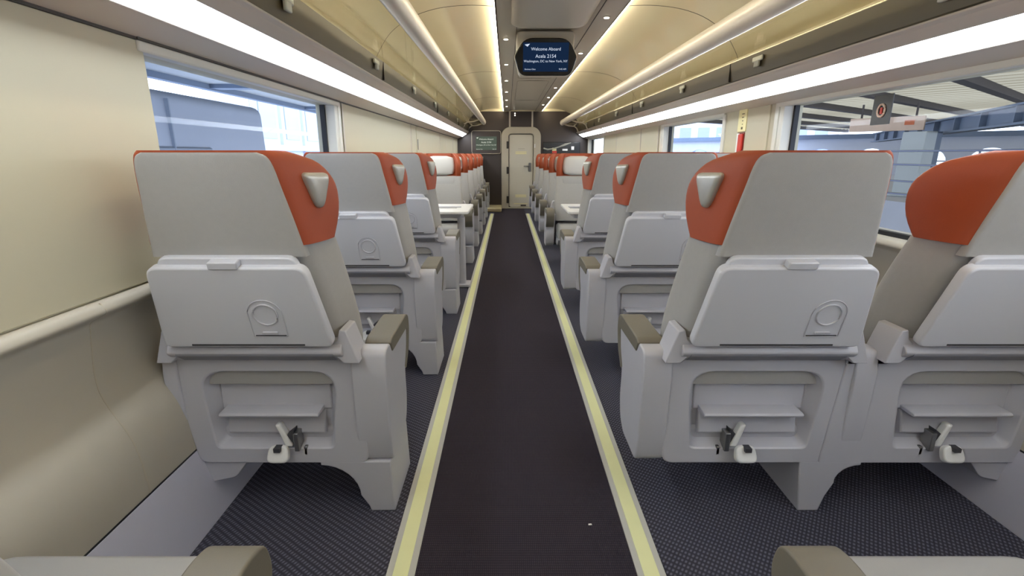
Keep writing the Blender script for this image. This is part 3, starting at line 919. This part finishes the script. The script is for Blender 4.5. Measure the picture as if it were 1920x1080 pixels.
bm = bm_new(); box(bm, .008, .0095, -.02, .02, -.08, .04); obj('slot', bm, M['groove'], t)
t = thing('window_sticker', 'black square sticker with a pale ring and red mark on the near right window', 'sticker', (1.793, 2.535, 1.375))
bm = bm_new(); box(bm, -.003, .0, -.064, .064, -.068, .068); obj('sticker_face', bm, M['black'], t)
bm = bm_new(); tube(bm, [(-.005, .024*math.cos(2*PI*k/24), -.004+.028*math.sin(2*PI*k/24)) for k in range(24)], .005, 6, closed=True); obj('pale_ring', bm, M['board'], t)
bm = bm_new(); box(bm, -.006, -.003, -.007, .007, -.020, .010); obj('red_mark', bm, M['red'], t)
t = thing('rail_decal', 'orange notice wrapped round the right rack handrail', 'sticker', (1.148, 1.98, 1.803))
bm = bm_new()
secs = []
for y in (-.055, .055):
    secs.append([(.0495*math.cos(a), y, .0595*math.sin(a)) for a in [PI*(.62+.09*k) for k in range(8)]])
loft(bm, secs, cap=False, closed=False)
obj('decal_sheet', bm, mat('decal_orange', (226, 140, 100), .5, noise=.2, nscale=50), t)
bm = bm_new()
secs = [[(.0502*math.cos(a), y, .0602*math.sin(a)) for a in [PI*(.8+.06*k) for k in range(5)]] for y in (-.02+.03, .045)]
loft(bm, secs, cap=False, closed=False)
obj('decal_print', bm, M['red'], t)
bm = bm_new()
prism(bm, [(-.006, -.004), (.006, -.003), (.005, .004), (-.005, .003)], 'z', .004, .0045)
o = obj('paper_scrap', bm, M['white']); o.location = (.27, 1.38, 0); tag(o, 'tiny white scrap lying on the aisle carpet near the right strip', 'litter')

# ------------------------------------------------------------------ outside
bm = bm_new(); box(bm, -60, -1.9, -20, 90, -1.3, -1.1); box(bm, 2.6, 90, -20, 90, -1.3, -1.1)
g = struct('ground_outside', bm, M['ballast'])
for n, xr in enumerate((4.2, 5.65, 8.2, 9.65)):
    bm = bm_new(); box(bm, xr-.04, xr+.04, -10, 80, -1.1, -.95); box(bm, xr-.08, xr+.08, -10, 80, -1.1, -1.07)
    tag(obj('track_rail', bm, M['railsteel']), '%s steel track rail from the train beyond the right windows' % ordw[n], 'rail', 'track rails outside the right windows')
# platform right
bm = bm_new(); box(bm, 11.2, 26, -5, 70, -1.1, -.15); struct('ground_platform_right', bm, M['concrete'])
# coach parked on the left
t = thing('parked_coach', 'blue grey railway coach side beyond the left window', 'train', (-4.0, 4.6, -.8))
bm = bm_new()
pr = rounded([(-2.6, 0), (0, 0), (.04, 1.3), (0, 2.63), (-.12, 2.71), (-2.5, 2.71), (-2.6, 2.6)], [.05, .1, .3, .08, .1, .1, .1], 4)
prism(bm, pr, 'y', -9, 4.0); obj('coach_body', bm, M['coach'], t, bevel=.03)
bm = bm_new()
for k in range(3): box(bm, .0, .045, -6.5+3.4*k, -4.4+3.4*k, 1.45, 2.05)
obj('coach_window_band', bm, M['coachwin'], t, bevel=.02)
bm = bm_new(); box(bm, .0, .05, 1.6, 1.62, .2, 2.6); obj('body_seam', bm, M['coachwin'], t)
bm = bm_new()
for yb in (-7, -3, 1, 3): box(bm, -2.3, -.3, yb-.6, yb+.6, -.28, .0)
obj('bogie', bm, M['purlin'], t)
# canopy left
t = thing('left_platform_canopy', 'grey canopy roof over the left platform seen above the coach', 'canopy', (-6, 10, 2.5))
bm = bm_new(); box(bm, -.2, 4.1, -16, 30, .06, .30); obj('canopy_roof', bm, M['canopy'], t)
bm = bm_new(); box(bm, -.25, -.1, -16, 30, -.05, .30); obj('canopy_edge', bm, M['blue'], t)
for k in range(9):
    bm = bm_new(); box(bm, -.2, 4.1, -14+5*k, -13.7+5*k, -.02, .07); obj('canopy_rib', bm, M['blue'], t)
for k, yb in enumerate((4.2, 7.2, 24)):
    bm = bm_new(); box(bm, -.13, .13, -.13, .13, 0, 3.6)
    o = obj('canopy_post', bm, M['blue']); o.location = (-7.2, yb, -1.1)
    tag(o, '%s slim post from the camera beyond the parked coach on the left' % ordw[k], 'post', 'posts beyond the left coach')
# building left
t = thing('station_building', 'pale building with tall window bays beyond the left window', 'building', (-16, 47, -1.1))
bm = bm_new(); box(bm, -3, 0, -14, 26, 0, 9); obj('facade_wall', bm, M['facade'], t)
for k in range(10):
    bm = bm_new(); box(bm, -.02, .06, -13+3.9*k, -10.6+3.9*k, 3.3, 5.6); obj('bay_window', bm, M['facwin'], t)
bm = bm_new(); box(bm, -.02, .35, -14, 26, 2.5, 2.9); box(bm, -.02, .35, -14, 26, 1.2, 1.35); obj('ledge', bm, M['concrete'], t)
bm = bm_new()
for k in range(11): box(bm, -.02, .2, -14.0+3.9*k, -13.6+3.9*k, 0, 9)
obj('pilasters', bm, M['concrete'], t)

# right canopy with girder, column
ang = math.radians(38)
t = thing('right_platform_canopy', 'cream corrugated canopy with dark purlins above the right platform', 'canopy', (11.5, 10.5, 2.95), ang)
# local x runs along the purlins
bm = bm_new()
zz = [(-13+.2*k, .20+(.05 if k % 4 in (1, 2) else 0)) for k in range(236)]
loft(bm, [[(x, -22, z) for x, z in zz], [(x, 16, z) for x, z in zz]], cap=False, closed=False)
obj('corrugated_roof', bm, M['corr'], t, ang=20)
bm = bm_new()
for k in range(15): box(bm, -13, 34, -22+2.7*k, -21.72+2.7*k, -.02, .19)
obj('purlins', bm, M['purlin'], t)
def beam(p, q, w, h, name, lab, m):
    p = Vector(p); q = Vector(q); dd = q-p; L_ = dd.length
    root = thing(name, lab, 'girder', p, math.atan2(dd.y, dd.x))
    bm = bm_new(); box(bm, 0, L_, -.04, .04, 0, h); obj('web', bm, m, root)
    bm = bm_new(); box(bm, 0, L_, -w/2, w/2, h-.05, h); box(bm, 0, L_, -w/2, w/2, 0, .05); obj('flange', bm, m, root)
    bm = bm_new()
    for k in range(int(L_/2.2)): box(bm, 1+2.2*k, 1.06+2.2*k, -w/2+.02, w/2-.02, .05, h-.05)
    obj('stiffener', bm, m, root)
    return root
beam((9.0, 6.9, 1.80), (20.2, 28.7, 1.80), .4, .46, 'roof_girder', 'blue grey steel girder crossing under the right canopy', M['blue'])
t = thing('canopy_column', 'pale steel column under the girder beyond the near right window', 'column', (13.1, 16.5, -.15), math.radians(20))
bm = bm_new(); box(bm, -.42, .10, -.35, .35, 0, 2.0); obj('column_face', bm, M['colp'], t, bevel=.02)
bm = bm_new(); box(bm, .10, .42, -.30, .30, 0, 2.0); obj('column_web', bm, M['blue'], t)
bm = bm_new(); box(bm, -.6, .6, -.5, .5, -.001, .12); obj('column_base', bm, M['colp'], t, bevel=.03)
t = thing('platform_sign', 'cream platform sign board hanging below the right canopy', 'sign', (13.4, 18.3, 1.95), math.radians(-52))
bm = bm_new(); box(bm, -1.3, .9, -.06, .06, 0, .46); obj('board', bm, M['board'], t, bevel=.01)
bm = bm_new(); box(bm, .35, .62, -.075, -.055, .18, .34); obj('board_mark', bm, mat('mark_orange', (216, 120, 80), .6), t)
bm = bm_new(); box(bm, -1.0, -.95, -.03, .03, .46, .93); box(bm, .6, .65, -.03, .03, .46, .93); obj('hanger', bm, M['purlin'], t)
for k, (x, y) in enumerate(((12.6, 12.2), (15.5, 13.2), (17.5, 15.6))):
    t = thing('platform_lamp', '%s round lamp hanging under the right canopy' % ordw[k], 'lamp', (x, y, 2.5), 0, 'lamps under the right canopy')
    bm = bm_new(); secs = []
    for z, r in ((.0, .16), (.05, .17), (.16, .10), (.22, .04)): secs.append([(r*math.cos(2*PI*j/14), r*math.sin(2*PI*j/14), z) for j in range(14)])
    loft(bm, secs); obj('lamp_shade', bm, M['white'], t)
    bm = bm_new(); box(bm, -.02, .02, -.02, .02, .22, .40); obj('lamp_stem', bm, M['purlin'], t)
# arcade beyond
t = thing('arcade_wall', 'long pale wall with arched openings far beyond the right platform', 'building', (30, 30, -1.1), math.radians(45))
# local y runs along the wall
bm = bm_new(); Wc = 3.0
for k in range(-6, 9):
    y0 = k*Wc; cy = y0+Wc/2; hw = 1.0
    n = 10
    pts = [(y0, 0), (cy-hw, 0), (cy-hw, 1.8)]+[(cy-hw*math.cos(PI*j/n), 1.8+.85*math.sin(PI*j/n)) for j in range(1, n)]+[(cy+hw, 1.8), (cy+hw, 0), (y0+Wc, 0), (y0+Wc, 3.3), (y0, 3.3)]
    prism(bm, pts, 'x', 0, .5)
obj('arched_wall', bm, M['concrete'], t)
bm = bm_new(); box(bm, .15, .2, -18, 27, 0, 2.8)
obj('glazing', bm, M['milk'], t)
bm = bm_new()
for k in range(-6*3, 9*3): box(bm, .08, .14, k*Wc/3-.06, k*Wc/3+.06, 0, 2.8)
for z in (.9, 1.8): box(bm, .08, .14, -18, 27, z, z+.08)
obj('mullions', bm, M['facwin'], t)
bm = bm_new(); box(bm, -.3, .8, -18, 27, 3.3, 3.6); obj('coping', bm, M['blue'], t)
# building in view through the nearer edge of the right windows
t = thing('distant_block', 'pale office block with window rows beyond the right windows', 'building', (30, 62, -1.1), math.radians(-20))
bm = bm_new(); box(bm, -16, 8, 0, 10, 0, 9); obj('block_wall', bm, M['facade'], t)
for k in range(11):
    bm = bm_new()
    for zz in (1.5, 3.9, 6.2): box(bm, -15.4+2.1*k, -14.1+2.1*k, -.06, .02, zz, zz+1.5)
    obj('window_column', bm, M['facwin'], t)
# catenary wires / fence rails on the right, straight tubes held by nothing
for n, (z, x) in enumerate(((.9, 10.6), (1.25, 10.6), (.1, 10.9), (.45, 10.9))):
    bm = bm_new(); tube(bm, [(x, -4, z), (x, 70, z)], .025, 5)
    tag(obj('hanging_cable', bm, M['railsteel']), '%s thin cable running beside the right platform' % ['second highest', 'highest', 'lowest', 'second lowest'][n], 'cable', 'cables beside the right platform')

# ------------------------------------------------------------------ camera, world, view
cam = bpy.data.cameras.new('camera'); co = bpy.data.objects.new('camera', cam); COL.objects.link(co)
F = 940.0
cam.sensor_width = 36; cam.lens = 36*F/1920; cam.clip_start = .02; cam.clip_end = 300
cam.shift_x = 9/1920
co.location = (0, 0, 1.17)
co.rotation_euler = (PI/2-math.atan(251/F), 0, 0)
S.camera = co

w = bpy.data.worlds.new('world'); S.world = w; w.use_nodes = True
nt = w.node_tree; bg = nt.nodes['Background']
tc = nt.nodes.new('ShaderNodeTexCoord'); sp = nt.nodes.new('ShaderNodeSeparateXYZ'); cr = nt.nodes.new('ShaderNodeValToRGB')
nt.links.new(tc.outputs['Generated'], sp.inputs[0]); nt.links.new(sp.outputs['Z'], cr.inputs[0])
cr.color_ramp.elements[0].position = 0; cr.color_ramp.elements[0].color = (.80, .88, 1, 1)
cr.color_ramp.elements[1].position = .8; cr.color_ramp.elements[1].color = (.66, .78, 1, 1)
nt.links.new(cr.outputs[0], bg.inputs[0]); bg.inputs[1].default_value = 5.0

vs = S.view_settings
vs.view_transform = 'Standard'; vs.look = 'None'; vs.exposure = 0.0; vs.gamma = 1; vs.use_curve_mapping = False
S.cycles.use_denoising = True
try: S.cycles.denoiser = 'OPENIMAGEDENOISE'
except Exception: pass
S.cycles.max_bounces = 10; S.cycles.diffuse_bounces = 5; S.cycles.transparent_max_bounces = 16
S.cycles.caustics_reflective = False; S.cycles.caustics_refractive = False
S.cycles.sample_clamp_indirect = 6
